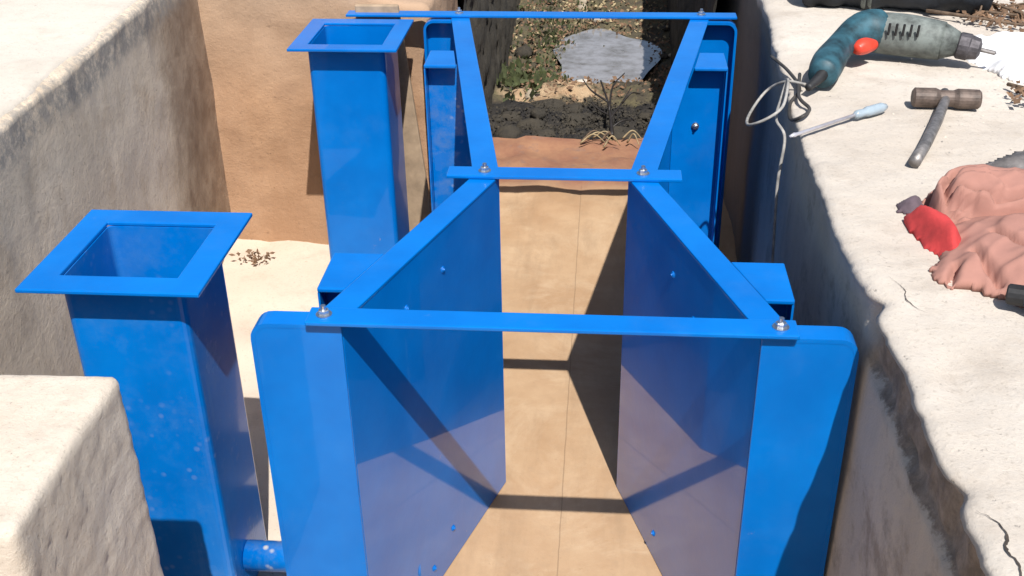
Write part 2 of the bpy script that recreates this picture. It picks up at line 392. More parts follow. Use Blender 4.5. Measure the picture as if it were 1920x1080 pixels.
# left retaining wall
LE = [(-6,-.75),(-.5,-.772),(.41,-.828),(1.03,-.872),(1.383,-.893),(9,-.97)]
def lprof(y):
    e0 = interp(LE, y); e = e0 + .006*fb((0, y, 0), 7, 12) + .003*fb((0, y, 0), 35, 13); out = []
    for z in [-.06 + .03*i for i in range(26)] + [.704, .713]:
        q = max(0, (z-.64)/.06); out.append((e0 + (e-e0)*min(1, q) + .006 + .006*fb((0, y, z), 3, 14, 3) + .0015*fb((0, y, z), 24, 15) + .0*(.7-z), y, z))
    for dx in (0, .008, .02, .04, .07, .1, .14, .2, .28, .38, .5, .7, 1, 1.6, 3):
        x = e - .001 - dx; out.append((x, y, .722 - .006*math.exp(-dx/.006) + .006*fb((x, y, 0), 4, 16)))
    return out[::-1]
lw = tag(obj("retaining_wall", sweep(yrange([(-6,-.8,.3),(-.8,1.45,.012),(1.45,9,.15)]), lprof), M_LEFT, smooth=True),
    "weathered grey concrete wall sloping up on the left under white ground", "wall")
# white ground on top of it
bm = bmesh.new(); rows = []
for y in yrange([(-6,-.4,.3),(-.4,1.6,.02),(1.6,9,.2)]):
    e = interp(LE, y) - .006 + .003*fb((3, y, 0), 14, 17)
    rows.append([bm.verts.new((e-dx, y, (.716 if dx == 0 else .7238) + .003*min(1, dx*10) + .006*fb((e-dx, y, 0), 4, 16))) for dx in (0, .004, .02, .06, .12, .2, .3, .5, .8, 1.4, 3.2)])
for a, b in zip(rows, rows[1:]):
    for k in range(len(a)-1): bm.faces.new((a[k+1], a[k], b[k], b[k+1]))
tag(obj("bank_top", bm, M_PALE, smooth=True), "bleached white slab of ground above the left wall", kind='structure')

# iron stained headwall across the left of the channel
def rough_block(x0, x1, y0, y1, z0, z1, st, amp, seed, topf=None, rnd=.012):
    bm = bmesh.new(); nx = max(2, int((x1-x0)/st)); ny = max(2, int((y1-y0)/st)); nz = max(2, int((z1-z0)/st)); vs = {}
    def V(i, j, k):
        if (i, j, k) not in vs:
            x, y, z = x0+(x1-x0)*i/nx, y0+(y1-y0)*j/ny, z0+(z1-z0)*k/nz
            if topf: z = z0 + (z-z0)*(topf(x)-z0)/(z1-z0)
            cx, cy, cz = (x0+x1)/2, (y0+y1)/2, (z0+z1)/2
            ex = [i in (0, nx), j in (0, ny), k == nz]; n_ = sum(ex)
            if n_ >= 2:
                q = rnd*(.29 if n_ == 2 else .42)
                if ex[0]: x += q if x < cx else -q
                if ex[1]: y += q if y < cy else -q
                if ex[2]: z -= q
            p = Vector((x, y, z)); p += Vector((fb(p, 5, seed), fb(p, 5, seed+1), fb(p, 5, seed+2)))*amp
            p += Vector((fb(p, 70, seed+6, 3), fb(p, 70, seed+7, 3), fb(p, 70, seed+8, 3)))*(.0016 if st <= .0081 and k < nz-1 else .0004 if st <= .0081 else 0)
            p += Vector((fb(p, 30, seed+3, 3), fb(p, 30, seed+4, 3), fb(p, 30, seed+5, 3)))*amp*.35
            vs[(i, j, k)] = bm.verts.new(p)
        return vs[(i, j, k)]
    for i in range(nx):
        for j in range(ny):
            bm.faces.new((V(i,j,nz), V(i+1,j,nz), V(i+1,j+1,nz), V(i,j+1,nz)))
    for i in range(nx):
        for k in range(nz):
            bm.faces.new((V(i,0,k), V(i+1,0,k), V(i+1,0,k+1), V(i,0,k+1))); bm.faces.new((V(i,ny,k), V(i,ny,k+1), V(i+1,ny,k+1), V(i+1,ny,k)))
    for j in range(ny):
        for k in range(nz):
            bm.faces.new((V(0,j,k), V(0,j,k+1), V(0,j+1,k+1), V(0,j+1,k))); bm.faces.new((V(nx,j,k), V(nx,j+1,k), V(nx,j+1,k+1), V(nx,j,k+1)))
    return bm
htop = lambda x: interp([(-1.1,.74),(-.66,.735),(-.54,.655),(-.42,.615),(-.33,.61)], x)
tag(obj("headwall", rough_block(-.95, -.345, 1.39, 1.95, -.05, .72, .02, .010, 20, htop), M_ORANGE, smooth=True),
    "orange iron stained plaster headwall behind the farther blue square pipe", "wall")

# plank leaning on the headwall beside the farther well
bm = bmesh.new(); prism_y(bm, [(-.500,.003), (-.350,.003), (-.412,.628), (-.512,.628)], 1.352, 1.366)
M_BOARD = simple("weathered_tan_plank", (.40,.29,.19,1), .85, .2, 20, bump=.4)
tag(obj("plank", bm, M_BOARD, bevel=.003, loc=(-.42, 1.36, 0)), "pale tan plank leaning on the headwall between the farther square pipe and the flume", "plank")
# near left block
tag(obj("concrete_block", rough_block(-.83, -.437, -.445, -.197, -.05, .652, .008, .0025, 40, None, .010), M_BLOCK, smooth=True),
    "pale rough concrete block at the lower left before the nearer square pipe", "block")

# dark stone banks of the stream
def stonebank(side, y0, y1, seed):
    def pr(y):
        e = side*(.315 + .05*max(0, y-2.5)*.5) ; out = []
        for z in [-.25 + .035*i for i in range(26)]:
            d = .035*fb((0, y, z), 6, seed, 6) + .02*fb((0, y, z), 22, seed+1)
            out.append((e + side*(abs(d)*.9 + .04*max(0, z)) , y, z))
        for dx in (.03, .08, .15, .25, .4, .7, 1.2, 3):
            out.append((e + side*(.05+dx), y, .63 + .03*fb((dx, y, 0), 5, seed+2)))
        return out
    return sweep(yrange([(y0, y1-3, .025), (y1-3, y1, .2)]), pr)
tag(obj("stone_bank", stonebank(-1, 1.955, 7.5, 50), M_DARKST, smooth=True), "dark mossy stone bank on the left of the stream past the flume", "bank")
tag(obj("stone_bank", stonebank(1, 1.75, 7.5, 60), M_DARKST, smooth=True), "dark stone bank in shade on the right of the stream past the flume", "bank")

# ------------------------------------------------------------------ the flume
H, L1, L2 = .60, .45, 1.35
flume = empty("flume", (0, .6, 0), "bright blue steel measuring flume with tapering walls and three cross bars", "flume")
T = .004
for s in (-1, 1):
    for nm, (xa, ya), (xb, yb) in (("converging_wall", (.25, .0), (.10, L1-.001)), ("diverging_wall", (.10, L1+.001), (.25, L2))):
        bm = bmesh.new(); prism(bm, [(s*xa, ya), (s*xb, yb), (s*(xb+T), yb), (s*(xa+T), ya)], .002, H-.0005)
        wl = obj(nm, bm, M_BLUEP if nm[0] == 'c' else M_BLUE if s > 0 else M_BLUED, flume)
        # flange along the top edge
        d = Vector((xb-xa, yb-ya)).normalized(); n = Vector((d.y, -d.x)); n = n if n.x > 0 else -n
        W = .040 if nm[0] == 'd' else .038
        bm = bmesh.new(); a = Vector((xa, ya)); b = Vector((xb, yb))
        ea = (ya + .004 - a.y)/d.y; eb = (yb - .004 - b.y)/d.y
        P = [a + d*ea*0 - n*.001, b - n*.001, b + n*W, a + n*W]
        P[3] = Vector((P[3].x - d.x*(P[3].y-ya)/d.y, ya)); P[2] = Vector((P[2].x - d.x*(P[2].y-yb)/d.y, yb))
        prism(bm, [(s*p.x, p.y) for p in P], H, H+.005); obj("flange", bm, M_BLUE, wl, bevel=.0012)
    # wings, front and back
    for yy, sg in ((0, 1), (L2, -1)):
        y0, y1 = (-.005, -.001) if sg > 0 else (L2+.001, L2+.005)
        r = .022; X0, X1 = .2505, .363 if sg > 0 else .350
        pts = [(X0, .001), (X1, .001)] + [(X1 - r + r*math.cos(a), H - r + r*math.sin(a)) for a in [i*math.pi/12 for i in range(7)]] + [(X0, H)]
        bm = bmesh.new(); prism_y(bm, [(s*x, z) for x, z in pts], y0, y1); wg = obj("wing_wall", bm, M_BLUE, flume, bevel=.001)
        # folded lip following the rounded outline
        bm = bmesh.new(); lp = [(X1, .001)] + pts[2:9] + [(X0+.001, H)]; yl0, yl1 = (-.0055, .026) if sg > 0 else (L2-.026, L2+.0055)
        inner = [(X1-.004, .001)] + [(X1 - r + (r-.004)*math.cos(a), H - r + (r-.004)*math.sin(a)) for a in [i*math.pi/12 for i in range(7)]] + [(X0+.001, H-.004)]
        off = .0015
        ring0 = [(x + (off if i < 7 else 0), z + (off if i > 1 else 0)) for i, (x, z) in enumerate(lp)]
        for q0, q1, i0, i1 in zip(ring0, ring0[1:], inner, inner[1:]):
            a = [bm.verts.new((s*x, y, z)) for y in (yl0, yl1) for x, z in (q0, q1, i1, i0)]
            for f in ((0,1,2,3), (7,6,5,4), (0,4,5,1), (1,5,6,2), (2,6,7,3), (3,7,4,0)): bm.faces.new([a[i] for i in f])
        bmesh.ops.remove_doubles(bm, verts=bm.verts, dist=1e-6)
        obj("folded_lip", bm, M_BLUE, wg)
    # channel stiffeners outside the walls
    for ya, nm in ((.083, 'a'), (.998, 'b')):
        yb = ya + .100
        def xw(y): return (.25 - y/3 if y < L1 else .10 + (y-L1)/6) + T + .001
        st_m = M_BLUE if (nm == 'a' or s > 0) else M_BLUED
        f = .038 if nm == 'a' else .040
        ym = ya + .030
        bm = bmesh.new(); prism(bm, [(s*xw(ym), ym), (s*.2975, ym), (s*.2975, ym+.004), (s*xw(ym+.004), ym+.004)], .003, H-.006)
        sf = obj("stiffener", bm, st_m, flume)
        bm = bmesh.new(); prism(bm, [(s*(xw(ya)+f-.001), ya), (s*.301, ya), (s*.301, yb), (s*(xw(yb)+f-.001), yb)], H-.004, H+.003)
        obj("top_plate", bm, M_BLUE, sf, bevel=.002)
        bm = bmesh.new(); box(bm, *sorted((s*.2980, s*.3008)), ya+.001, yb-.001, .003, H-.0045)
        obj("side_plate", bm, st_m, sf)
def bolt(x, y, z, ax, parent, r=.008, h=.006, name="bolt", mat=None):
    bm = bmesh.new(); p = Vector((x, y, z)); a = Vector(ax).normalized()
    lathe(bm, p, p + a*.0015, [(0, r*1.25), (1, r*1.25)], 18); lathe(bm, p + a*.0015, p + a*(.0015+h), [(0, r*.85), (.85, r*.85), (1, r*.7)], 6)
    lathe(bm, p + a*(.0014+h), p + a*(.0015+h*1.9), [(0, r*.45), (1, r*.4)], 10)
    return obj(name, bm, mat or M_STEEL, parent)
for y, xa, xb, bx in ((0.003, -.292, .292, .272), (L1, -.180, .181, .122), (L2+.002, -.530, .350, .272)):
    bm = bmesh.new(); hw = .0185
    box(bm, xa, xb, y-hw, y+hw, H+.0056, H+.0115)
    br = obj("cross_bar", bm, M_BLUE, flume, bevel=.0015)
    for s in (-1, 1): bolt(s*bx, y, H+.0116, (0, 0, 1), br)
for sx, x, y, z in ((-1,-.165,.256,.541), (-1,-.2,.15,.537), (-1,-.168,.247,.067), (-1,-.19,.179,.042), (1,.163,.261,.539), (1,.158,.275,.049), (1,.19,.185,.511)):
    x = sx*(.25 - y/3); bolt(x, y, z, (-sx*.949, -.316, 0), flume, .0042, .0012, mat=M_BLUE)
bolt(.247, 1.026, .472, (0, -1, 0), flume, .006, .004)

# ------------------------------------------------------------------ the two stilling wells (square pipes)
def well(cx, cy, s, label, m, zb=0, side=.165):
    r = empty("stilling_well", (cx, cy, 0), label, "square pipe", "blue square stilling wells left of the flume")
    h = side/2; bm = bmesh.new()
    def ring(hh, z, rad, n=5):
        out = []
        for qx, qy, a0 in ((1, 1, 0), (-1, 1, 90), (-1, -1, 180), (1, -1, 270)):
            for i in range(n):
                a = math.radians(a0 + 90*i/(n-1)); out.append(bm.verts.new((cx + qx*(hh-rad) + rad*math.cos(a), cy + qy*(hh-rad) + rad*math.sin(a), z)))
        return out
    R = [ring(h, z, .012) for z in (.002, .2, .4, H-.0005)] + [ring(h-.004, z, .009) for z in (H-.0005, .4, .2, .002)]
    for a, b in zip(R, R[1:]):
        n = len(a)
        for k in range(n): bm.faces.new((a[k], a[(k+1)%n], b[(k+1)%n], b[k]))
    obj("box", bm, m, r, smooth=False)
    bm = bmesh.new(); o, i = s/2, side/2 - .003
    for z in (H, H+.006): pass
    vo = [[bm.verts.new((cx+a*o, cy+b*o, z)) for a, b in ((-1,-1),(1,-1),(1,1),(-1,1))] for z in (H, H+.006)]
    vi = [[bm.verts.new((cx+a*i, cy+b*i, z)) for a, b in ((-1,-1),(1,-1),(1,1),(-1,1))] for z in (H, H+.006)]
    for k in range(4):
        q = (k+1) % 4
        bm.faces.new((vo[1][k], vo[1][q], vi[1][q], vi[1][k])); bm.faces.new((vo[0][k], vi[0][k], vi[0][q], vo[0][q]))
        bm.faces.new((vo[0][k], vo[0][q], vo[1][q], vo[1][k])); bm.faces.new((vi[0][k], vi[1][k], vi[1][q], vi[0][q]))
    obj("rim", bm, M_BLUE, r, bevel=.0015)
    bm = bmesh.new(); box(bm, cx-h+.005, cx+h-.005, cy-h+.005, cy+h-.005, .004, .008); obj("bottom_plate", bm, M_BLUED, r)
    y = cy - .02 if cy < .5 else cy
    xe = -(.25 - y/3) - T - .002 if y < L1 else -(.10 + (y-L1)/6) - T - .002
    bm = bmesh.new(); lathe(bm, (cx+h+.0015, y, .075), (xe, y, .075), [(0, .024), (1, .024)], 20); obj("pipe", bm, M_BLUEC, r, smooth=True)
    return r
well(-.567, .175, .242, "nearer blue square pipe with open rim next to the pale concrete block", M_BLUEW)
well(-.487, 1.203, .232, "farther blue square pipe standing in front of the orange headwall", M_BLUE)

# ------------------------------------------------------------------ tools and rags on the right wall
G = .652
def P3(x, y, z=0): return Vector((x, y, G+z))
# drill
P3_ = P3
P3 = lambda x, y, z=0: P3_(x, y-.045, z)
dr = empty("power_drill", (.6, .93, G), "teal and grey electric drill with a red switch lying on the right wall", "drill")
bm = bmesh.new()
tube(bm, catmull([P3(.665,.93,.042), P3(.60,.955,.045), P3(.545,.965,.046), P3(.515,.95,.044)], 8), .03, 24, taper=lambda t: .034 + .006*math.sin(t*math.pi) - .010*t*t)
obj("motor_housing", bm, M_GREYC, dr, smooth=True)
bm = bmesh.new(); tube(bm, catmull([P3(.562,.970,.050), P3(.525,.955,.048), P3(.485,.91,.040), P3(.455,.85,.032), P3(.430,.78,.026)], 8), .03, 24, taper=lambda t: .0375 - .015*t + .004*math.sin(t*9))
obj("grip", bm, M_TEAL, dr, smooth=True)
bm = bmesh.new(); tube(bm, catmull([P3(.505,.885,.038), P3(.520,.90,.04), P3(.543,.918,.038)], 6), .012, 14, taper=lambda t: .009+.006*math.sin(t*3.14)); obj("trigger", bm, M_RED, dr, smooth=True)
bm = bmesh.new()
for k in range(5):
    a = P3(.565+.012*k, .921-.003*k, .055); lathe(bm, a, a + Vector((0, -.004, .022)), [(0, .0022), (1, .0022)], 6)
obj("vent_slots", bm, M_BLACK, dr)
bm = bmesh.new(); lathe(bm, P3(.662,.931,.042), P3(.690,.920,.040), [(0,.033), (.3,.030), (1,.021)], 24); obj("gear_collar", bm, M_GREYC, dr, smooth=True)
bm = bmesh.new(); lathe(bm, P3(.688,.921,.038), P3(.727,.906,.034), [(0,.020), (.1,.024), (.5,.024), (.55,.022), (.9,.019), (1,.010)], 18); ch = obj("chuck", bm, M_CHUCK, dr, smooth=False)
bm = bmesh.new(); lathe(bm, P3(.725,.907,.034), P3(.752,.897,.030), [(0,.004), (.9,.004), (1,.001)], 8); obj("drill_bit", bm, M_TOOLM, ch)
bm = bmesh.new(); tube(bm, catmull([P3(.432,.785,.026), P3(.418,.765,.02), P3(.402,.745,.014)], 6), .009, 10, taper=(.011, .006)); obj("cable_sleeve", bm, M_BLACK, dr, smooth=True)
# cable loops hanging over the edge
P3 = lambda x, y, z=0: P3_(x, y-.02, z)
cab = [P3(.402,.745,.012), P3(.372,.77,.008), P3(.345,.80,-.02), P3(.312,.74,-.04), P3(.300,.66,-.03), P3(.322,.63,-.01), P3(.352,.66,.0), P3(.368,.72,.01),
       P3(.375,.77,.012), P3(.362,.735,-.01), P3(.345,.66,-.02), P3(.352,.60,-.03), P3(.345,.58,-.10), P3(.348,.57,-.22), P3(.352,.56,-.36)]
bm = bmesh.new(); tube(bm, catmull(cab, 8), .0026, 8)
tag(obj("power_cable", bm, M_WIRE, smooth=True, loc=(.40,.745,G)), "grey power cable looping over the right wall edge below the drill", "cable")
bm = bmesh.new(); tube(bm, catmull([P3(.40,.80,.012), P3(.385,.70,.006), P3(.395,.65,.003), P3(.378,.61,.004), P3(.365,.64,-.012), P3(.372,.70,-.006), P3(.392,.74,.006), P3(.386,.84,.005), P3(.366,.92,.006)], 8), .003, 8)
tag(obj("wire", bm, M_WIRED, smooth=True, loc=(.40,.8,G)), "thin dark wire tangled at the wall edge beside the drill grip", "wire")
# hammer
hm = empty("hammer", (.615, .66, G), "hammer with brown iron head and dull steel handle on the right wall", "hammer")
bm = bmesh.new(); lathe(bm, P3(.562,.672,.017), P3(.668,.664,.017), [(0,.012), (.03,.016), (.33,.0165), (.40,.0135), (.6,.0135), (.67,.0165), (.97,.016), (1,.013)], 20); obj("head", bm, M_RUST, hm, smooth=False)
bm = bmesh.new(); tube(bm, [P3(.6175,.690,.020), P3(.614,.665,.018), P3(.578,.575,.012), P3(.540,.485,.009), P3(.508,.415,.009)], .008, 12, taper=lambda t: .0075 if t < .5 else .009); obj("handle", bm, M_TOOLM, hm, smooth=True)
# screwdriver
sc = empty("screwdriver", (.47, .60, G), "screwdriver with pale blue translucent handle and thin shaft reaching over the edge", "screwdriver")
bm = bmesh.new(); lathe(bm, P3(.458,.605,.009), P3(.515,.645,.010), [(0,.004), (.08,.007), (.3,.0065), (.4,.0085), (.85,.0085), (1,.005)], 14); obj("handle", bm, M_CLEAR, sc, smooth=True)
bm = bmesh.new(); lathe(bm, P3(.459,.606,.009), P3(.345,.520,.004), [(0,.003), (.9,.003), (.93,.0042), (1,.002)], 10); obj("shaft", bm, M_PALEM, sc, smooth=True)

P3 = P3_
# rags: height fields over an outline
def inside(p, poly):
    c = False; n = len(poly)
    for i in range(n):
        (x1, y1), (x2, y2) = poly[i], poly[(i+1) % n]
        if (y1 > p[1]) != (y2 > p[1]) and p[0] < (x2-x1)*(p[1]-y1)/(y2-y1)+x1: c = not c
    return c
def edist(p, poly):
    P = Vector(p); best = 9
    for i in range(len(poly)):
        a = Vector(poly[i]); b = Vector(poly[(i+1) % len(poly)]); ab = b-a; t = max(0, min(1, (P-a).dot(ab)/ab.dot(ab))); best = min(best, (a+ab*t-P).length)
    return best
def cloth(name, poly, hf, mat, label, cat, st=.005, z0=.001, parent=None, rag=.006, dy=0):
    """closed lumpy sheet on the wall top: hf(x, y, d) is the height where d is the distance from the outline"""
    x0, x1 = min(p[0] for p in poly)-.01, max(p[0] for p in poly)+.01; y0, y1 = min(p[1] for p in poly)-.01, max(p[1] for p in poly)+.01
    nx, ny = int((x1-x0)/st), int((y1-y0)/st); bm = bmesh.new(); top = {}; bot = {}
    def wob(x, y): return (x + rag*fb((x, y, 1), 45, 70), y + rag*fb((x, y, 2), 45, 71))
    cell = {(i, j) for i in range(nx) for j in range(ny) if inside(wob(x0+(i+.5)*st, y0+(j+.5)*st), poly)}
    def vt(i, j):
        if (i, j) not in top:
            x, y = x0+i*st, y0+j*st; d = edist((x, y), poly) if inside(wob(x, y), poly) else 0
            q = st*.35; top[(i, j)] = bm.verts.new((x + q*fb((x, y, 5), 60, 72), y + q*fb((x, y, 6), 60, 73), G + z0 + .002 + hf(x, y, d)))
        return top[(i, j)]
    def vb(i, j):
        if (i, j) not in bot: bot[(i, j)] = bm.verts.new((x0+i*st, y0+j*st, G + z0 - .004))
        return bot[(i, j)]
    for i, j in cell:
        bm.faces.new((vt(i,j), vt(i+1,j), vt(i+1,j+1), vt(i,j+1))); bm.faces.new((vb(i,j), vb(i,j+1), vb(i+1,j+1), vb(i+1,j)))
        for (a, b, n) in (((i,j),(i+1,j),(i,j-1)), ((i+1,j),(i+1,j+1),(i+1,j)), ((i+1,j+1),(i,j+1),(i,j+1)), ((i,j+1),(i,j),(i-1,j))):
            if n not in cell: bm.faces.new((vb(*a), vb(*b), vt(*b), vt(*a)))
    o = obj(name, bm, mat, parent, smooth=True, rec=False, loc=((x0+x1)/2, (y0+y1)/2, G))
    sm = o.modifiers.new("s", 'SMOOTH'); sm.iterations = 1; sm.factor = .5
    o.location.y += dy
    return tag(o, label, cat)
def sstep(d, w): t = min(1, max(0, d/w)); return t*t*(3-2*t)
low = [(.452,.075),(.47,.052),(.50,.048),(.53,.020),(.57,.0),(.66,-.02),(.80,.02),(.80,.30),(.66,.26),(.545,.235),(.492,.200),(.478,.14)]
def crease(x, y, lines, w):
    v = 0
    for ln in lines:
        for a, b in zip(ln, ln[1:]):
            a = Vector(a); b = Vector(b); ab = b-a; t = max(0, min(1, (Vector((x, y))-a).dot(ab)/ab.dot(ab))); q = (a+ab*t-Vector((x, y))).length
            v = max(v, math.exp(-(q/w)**2))
    return v
CL = [[(.516,.007),(.56,.03)], [(.44,.005),(.46,0),(.49,-.005)], [(.481,.087),(.463,.05),(.456,.01)], [(.506,.109),(.519,.048)], [(.54,.15),(.58,.09),(.59,.02)], [(.60,.18),(.66,.06)]]
CU = [[(.515,.262),(.561,.245),(.64,.25)], [(.545,.225),(.60,.232),(.66,.24)], [(.505,.245),(.535,.238)], [(.515,.325),(.490,.285),(.488,.25),(.515,.232),(.60,.228)], [(.53,.31),(.508,.28),(.506,.25)], [(.57,.30),(.63,.288),(.7,.29)]]
def h_low(x, y, d):
    a = .005*sstep(d, .005) + .016*sstep(d, .05) + .008*sstep(d, .1)
    u = x*.75 + y*.66; v = -x*.66 + y*.75
    sw = (v/.048 + .55*fb((u, v, 0), 9, 82, 3)) % 1.0
    fold = (sw**1.3 if sw < .86 else ((1-sw)/.14)**1.2*.82)
    n2 = 1 - abs(fb((u*.5, v*1.2, 4), 26, 83, 2))
    return a + (.009*fold*(.4+.6*sstep(x-.50, .1)) + .004*(n2**3 - .4))*sstep(d, .012) - .020*crease(x, y, CL, .0045)*sstep(d, .004)
cloth("rag", low, h_low, M_PINK, "faded pink cloth spread out in front with smooth wrinkles and torn edge", "cloth", st=.0035, dy=-.018)
up = [(.478,.262),(.488,.30),(.51,.335),(.545,.352),(.60,.34),(.66,.33),(.80,.34),(.80,.22),(.60,.222),(.52,.218),(.492,.232)]
def h_up(x, y, d):
    cx, cy = .540, .262; r = math.hypot((x-cx)*.62, y-cy) if x > cx else math.hypot(x-cx, y-cy)
    a = .006*sstep(d, .004) + .026*sstep(d, .025) + .014*sstep(d, .06)
    sw = (r/.0235 + .35*fb((x, y, 0), 10, 84, 3)) % 1.0
    fold = (sw**1.2 if sw < .84 else ((1-sw)/.16)*.81)
    n2 = 1 - abs(fb((x*.5, y*1.4, 4), 30, 85, 2))
    return a + (.013*fold + .003*(n2**3 - .4))*sstep(d, .010) - .026*crease(x, y, CU, .004)*sstep(d, .004)
cloth("rag", up, h_up, M_PINK, "faded pink cloth bunched in curved folds behind the spread one", "cloth", st=.003, dy=-.032)
red = [(.452,.232),(.462,.252),(.50,.232),(.515,.205),(.512,.16),(.497,.118),(.478,.125),(.462,.165)]
cloth("rag", red, lambda x, y, d: .024*sstep(d, .02) + .004*math.sin(90*(x+y*.5)), M_REDC, "bright red cloth corner sticking out between the pink cloths", "cloth", st=.004, rag=.002, dy=-.022)
cloth("rag", [(.452,.262),(.455,.285),(.475,.305),(.492,.31),(.488,.262),(.47,.252)], lambda x, y, d: .012*sstep(d, .015), simple("dusky_purple_cotton", (.14,.10,.12,1), .9, .2), "small dusky purple cloth end beside the folded pink cloth", "cloth", st=.004, rag=.002, dy=-.022)
gry = [(.565,.375),(.60,.405),(.65,.44),(.72,.48),(.86,.52),(.86,.36),(.70,.352),(.62,.352)]
cloth("plastic_sheet", gry, lambda x, y, d: .022*sstep(d, .04) + .010*abs(fb((x, y, 0), 16, 85))*sstep(d, .01) + .006*math.sin(60*(y-.35*x)), M_GREYB, "grey plastic sheet folded over behind the pink cloths", "plastic sheet", rag=.003)
# white film by the drill chuck
wht = [(.715,.985),(.76,1.03),(.85,1.04),(.98,1.0),(.98,.74),(.80,.765),(.765,.80),(.748,.85),(.72,.92)]
cloth("plastic_bag", wht, lambda x, y, d: .018*sstep(d, .03) + .016*abs(fb((x, y, 0), 14, 86, 3))*sstep(d, .02) + .006*math.sin(55*(y+.3*x)+4*fb((x, y, 0), 5, 87)), M_WHITE, "crumpled white plastic bag lying beyond the drill chuck", "bag", z0=-.002)
# navy bag at the top
def tubebag():
    bm = bmesh.new(); pts = [(.475,1.315,.045), (.56,1.30,.055), (.68,1.275,.058), (.79,1.245,.056), (.85,1.235,.046)]
    P = catmull([P3(a, b, c) for a, b, c in pts], 12)
    tube(bm, P, .06, 36, taper=lambda t: .062*min(1, (1-abs(2*t-1)**6)**.5 + .25) + .004*math.sin(t*40))
    for v in bm.verts:
        p = v.co.copy(); v.co += Vector((fb(p, 14, 90), fb(p, 14, 91), fb(p, 14, 92)))*.012; v.co.z = max(v.co.z, G+.001)
    return bm
nb = empty("tool_bag", (.67, 1.28, G), "long dark navy canvas bag at the top of the right wall", "bag")
obj("bag_body", tubebag(), M_NAVY, nb, smooth=True)
for x in (.60, .612):
    bm = bmesh.new(); ring = [P3(x + .006*math.sin(k*.7), 1.293 + .068*math.cos(a), max(.003, .055 + .068*math.sin(a))) for k, a in enumerate([2*math.pi*i/28 for i in range(29)])]
    tube(bm, ring, .006, 6, flat=.4); obj("strap", bm, M_GREYC, nb, smooth=True)
# bottle at the right edge
bt = empty("bottle", (.54, -.03, G), "light blue plastic bottle with dark cap at the right edge below the pink cloth", "bottle")
bm = bmesh.new(); lathe(bm, P3(.532,-.012,.018), P3(.66,-.075,.022), [(0,.010), (.06,.016), (.15,.021), (.95,.022), (1,.018)], 20); obj("bottle_body", bm, M_LBLUE, bt, smooth=True)
bm = bmesh.new(); lathe(bm, P3(.516,-.004,.016), P3(.533,-.0125,.018), [(0,.010), (.1,.012), (1,.012)], 14); obj("cap", bm, M_BLACK, bt)

# cracks: thin irregular slits lying in the wall top near the camera
def crack(pts, w, label):
    bm = bmesh.new(); P = catmull([(x, y, 0) for x, y in pts], 7); n = len(P); L = []; R = []
    for i, p in enumerate(P):
        d = (P[min(i+1, n-1)] - P[max(i-1, 0)]).normalized(); nn = Vector((-d.y, d.x, 0)); ww = w*(.5+abs(fb((i*.7, 0, 0), 1, 95)))*math.sin(math.pi*(i+.4)/(n+.2))
        j = nn*.0015*fb((i*.9, 1, 0), 1, 96)
        for lst, sgn in ((L, 1), (R, -1)):
            q = p + j + nn*ww*sgn; lst.append(q)
    e = lambda q: ztop(q.x, q.y)
    a = [bm.verts.new((q.x, q.y, e(q))) for q in L]; b = [bm.verts.new((q.x, q.y, e(q))) for q in R]
    for i in range(n-1): bm.faces.new((a[i], a[i+1], b[i+1], b[i]))
    return bm

def ztop(x, y):
    return .650 + (.004*fb((x, y, 0), 5, 9) + .0016*fb((x, y, 0), 22, 10) + .0009*fb((x, y, 0), 80, 11)) - .007*math.exp(-(((x-.425)/.018)**2 + ((y+.16)/.05)**2)) + .0011
M_CRACK = simple("crack_dirt", (.07,.055,.045,1), 1, .3)
wall_r = [o for o in C.objects if o.name == "concrete_wall"][0]
for pts, w_ in (([(.385,-.362),(.397,-.372),(.402,-.395),(.396,-.41),(.401,-.43),(.394,-.455),(.398,-.49)], .0013), ([(.40,.06),(.412,.03),(.41,.005),(.425,-.02)], .0006), ([(.52,-.10),(.50,-.14),(.51,-.19),(.49,-.26)], .0005)):
    obj("crack", crack(pts, w_, ''), M_CRACK, wall_r, rec=False)
# ------------------------------------------------------------------ twigs, leaves, stones
def twig(pts, r, m, label, cat="twig", group=None, name="twig", branches=()):
    bm = bmesh.new(); tube(bm, catmull(pts, 5), r, 6, taper=(r, r*.4))
    for b in branches: tube(bm, catmull(b, 5), r*.6, 5, taper=(r*.6, r*.25))
    return tag(obj(name, bm, m, smooth=True, loc=tuple(pts[0])), label, cat, group)
twig([P3(.72,1.21,.01), P3(.80,1.14,.015), P3(.88,1.10,.012), P3(.98,1.09,.01)], .004, M_TWIG, "long brown twig between the navy bag and the white plastic bag", branches=[[P3(.80,1.14,.015), P3(.82,1.19,.03), P3(.80,1.25,.03)]])
twig([P3(.80,1.21,.01), P3(.86,1.16,.018), P3(.92,1.15,.012), P3(1.0,1.12,.01)], .0035, M_TWIG, "thin twig lying against the end of the navy bag")
twig([P3(.86,1.28,.01), P3(.87,1.20,.02), P3(.91,1.12,.02), P3(.99,1.06,.01)], .0045, M_TWIG, "dark twig reaching down the top right corner", branches=[[P3(.87,1.20,.02), P3(.92,1.2,.03), P3(.98,1.22,.02)]])
for i, (x, y) in enumerate([(.745,.70), (.75,.62)]):
    twig([P3(x,y+.05,.008), P3(x+.03,y,.014), P3(x+.08,y-.02,.01)], .0035, M_TWIG, ["brown twig lying just below the white plastic bag", "brown twig at the right edge beside the hammer head"][i])
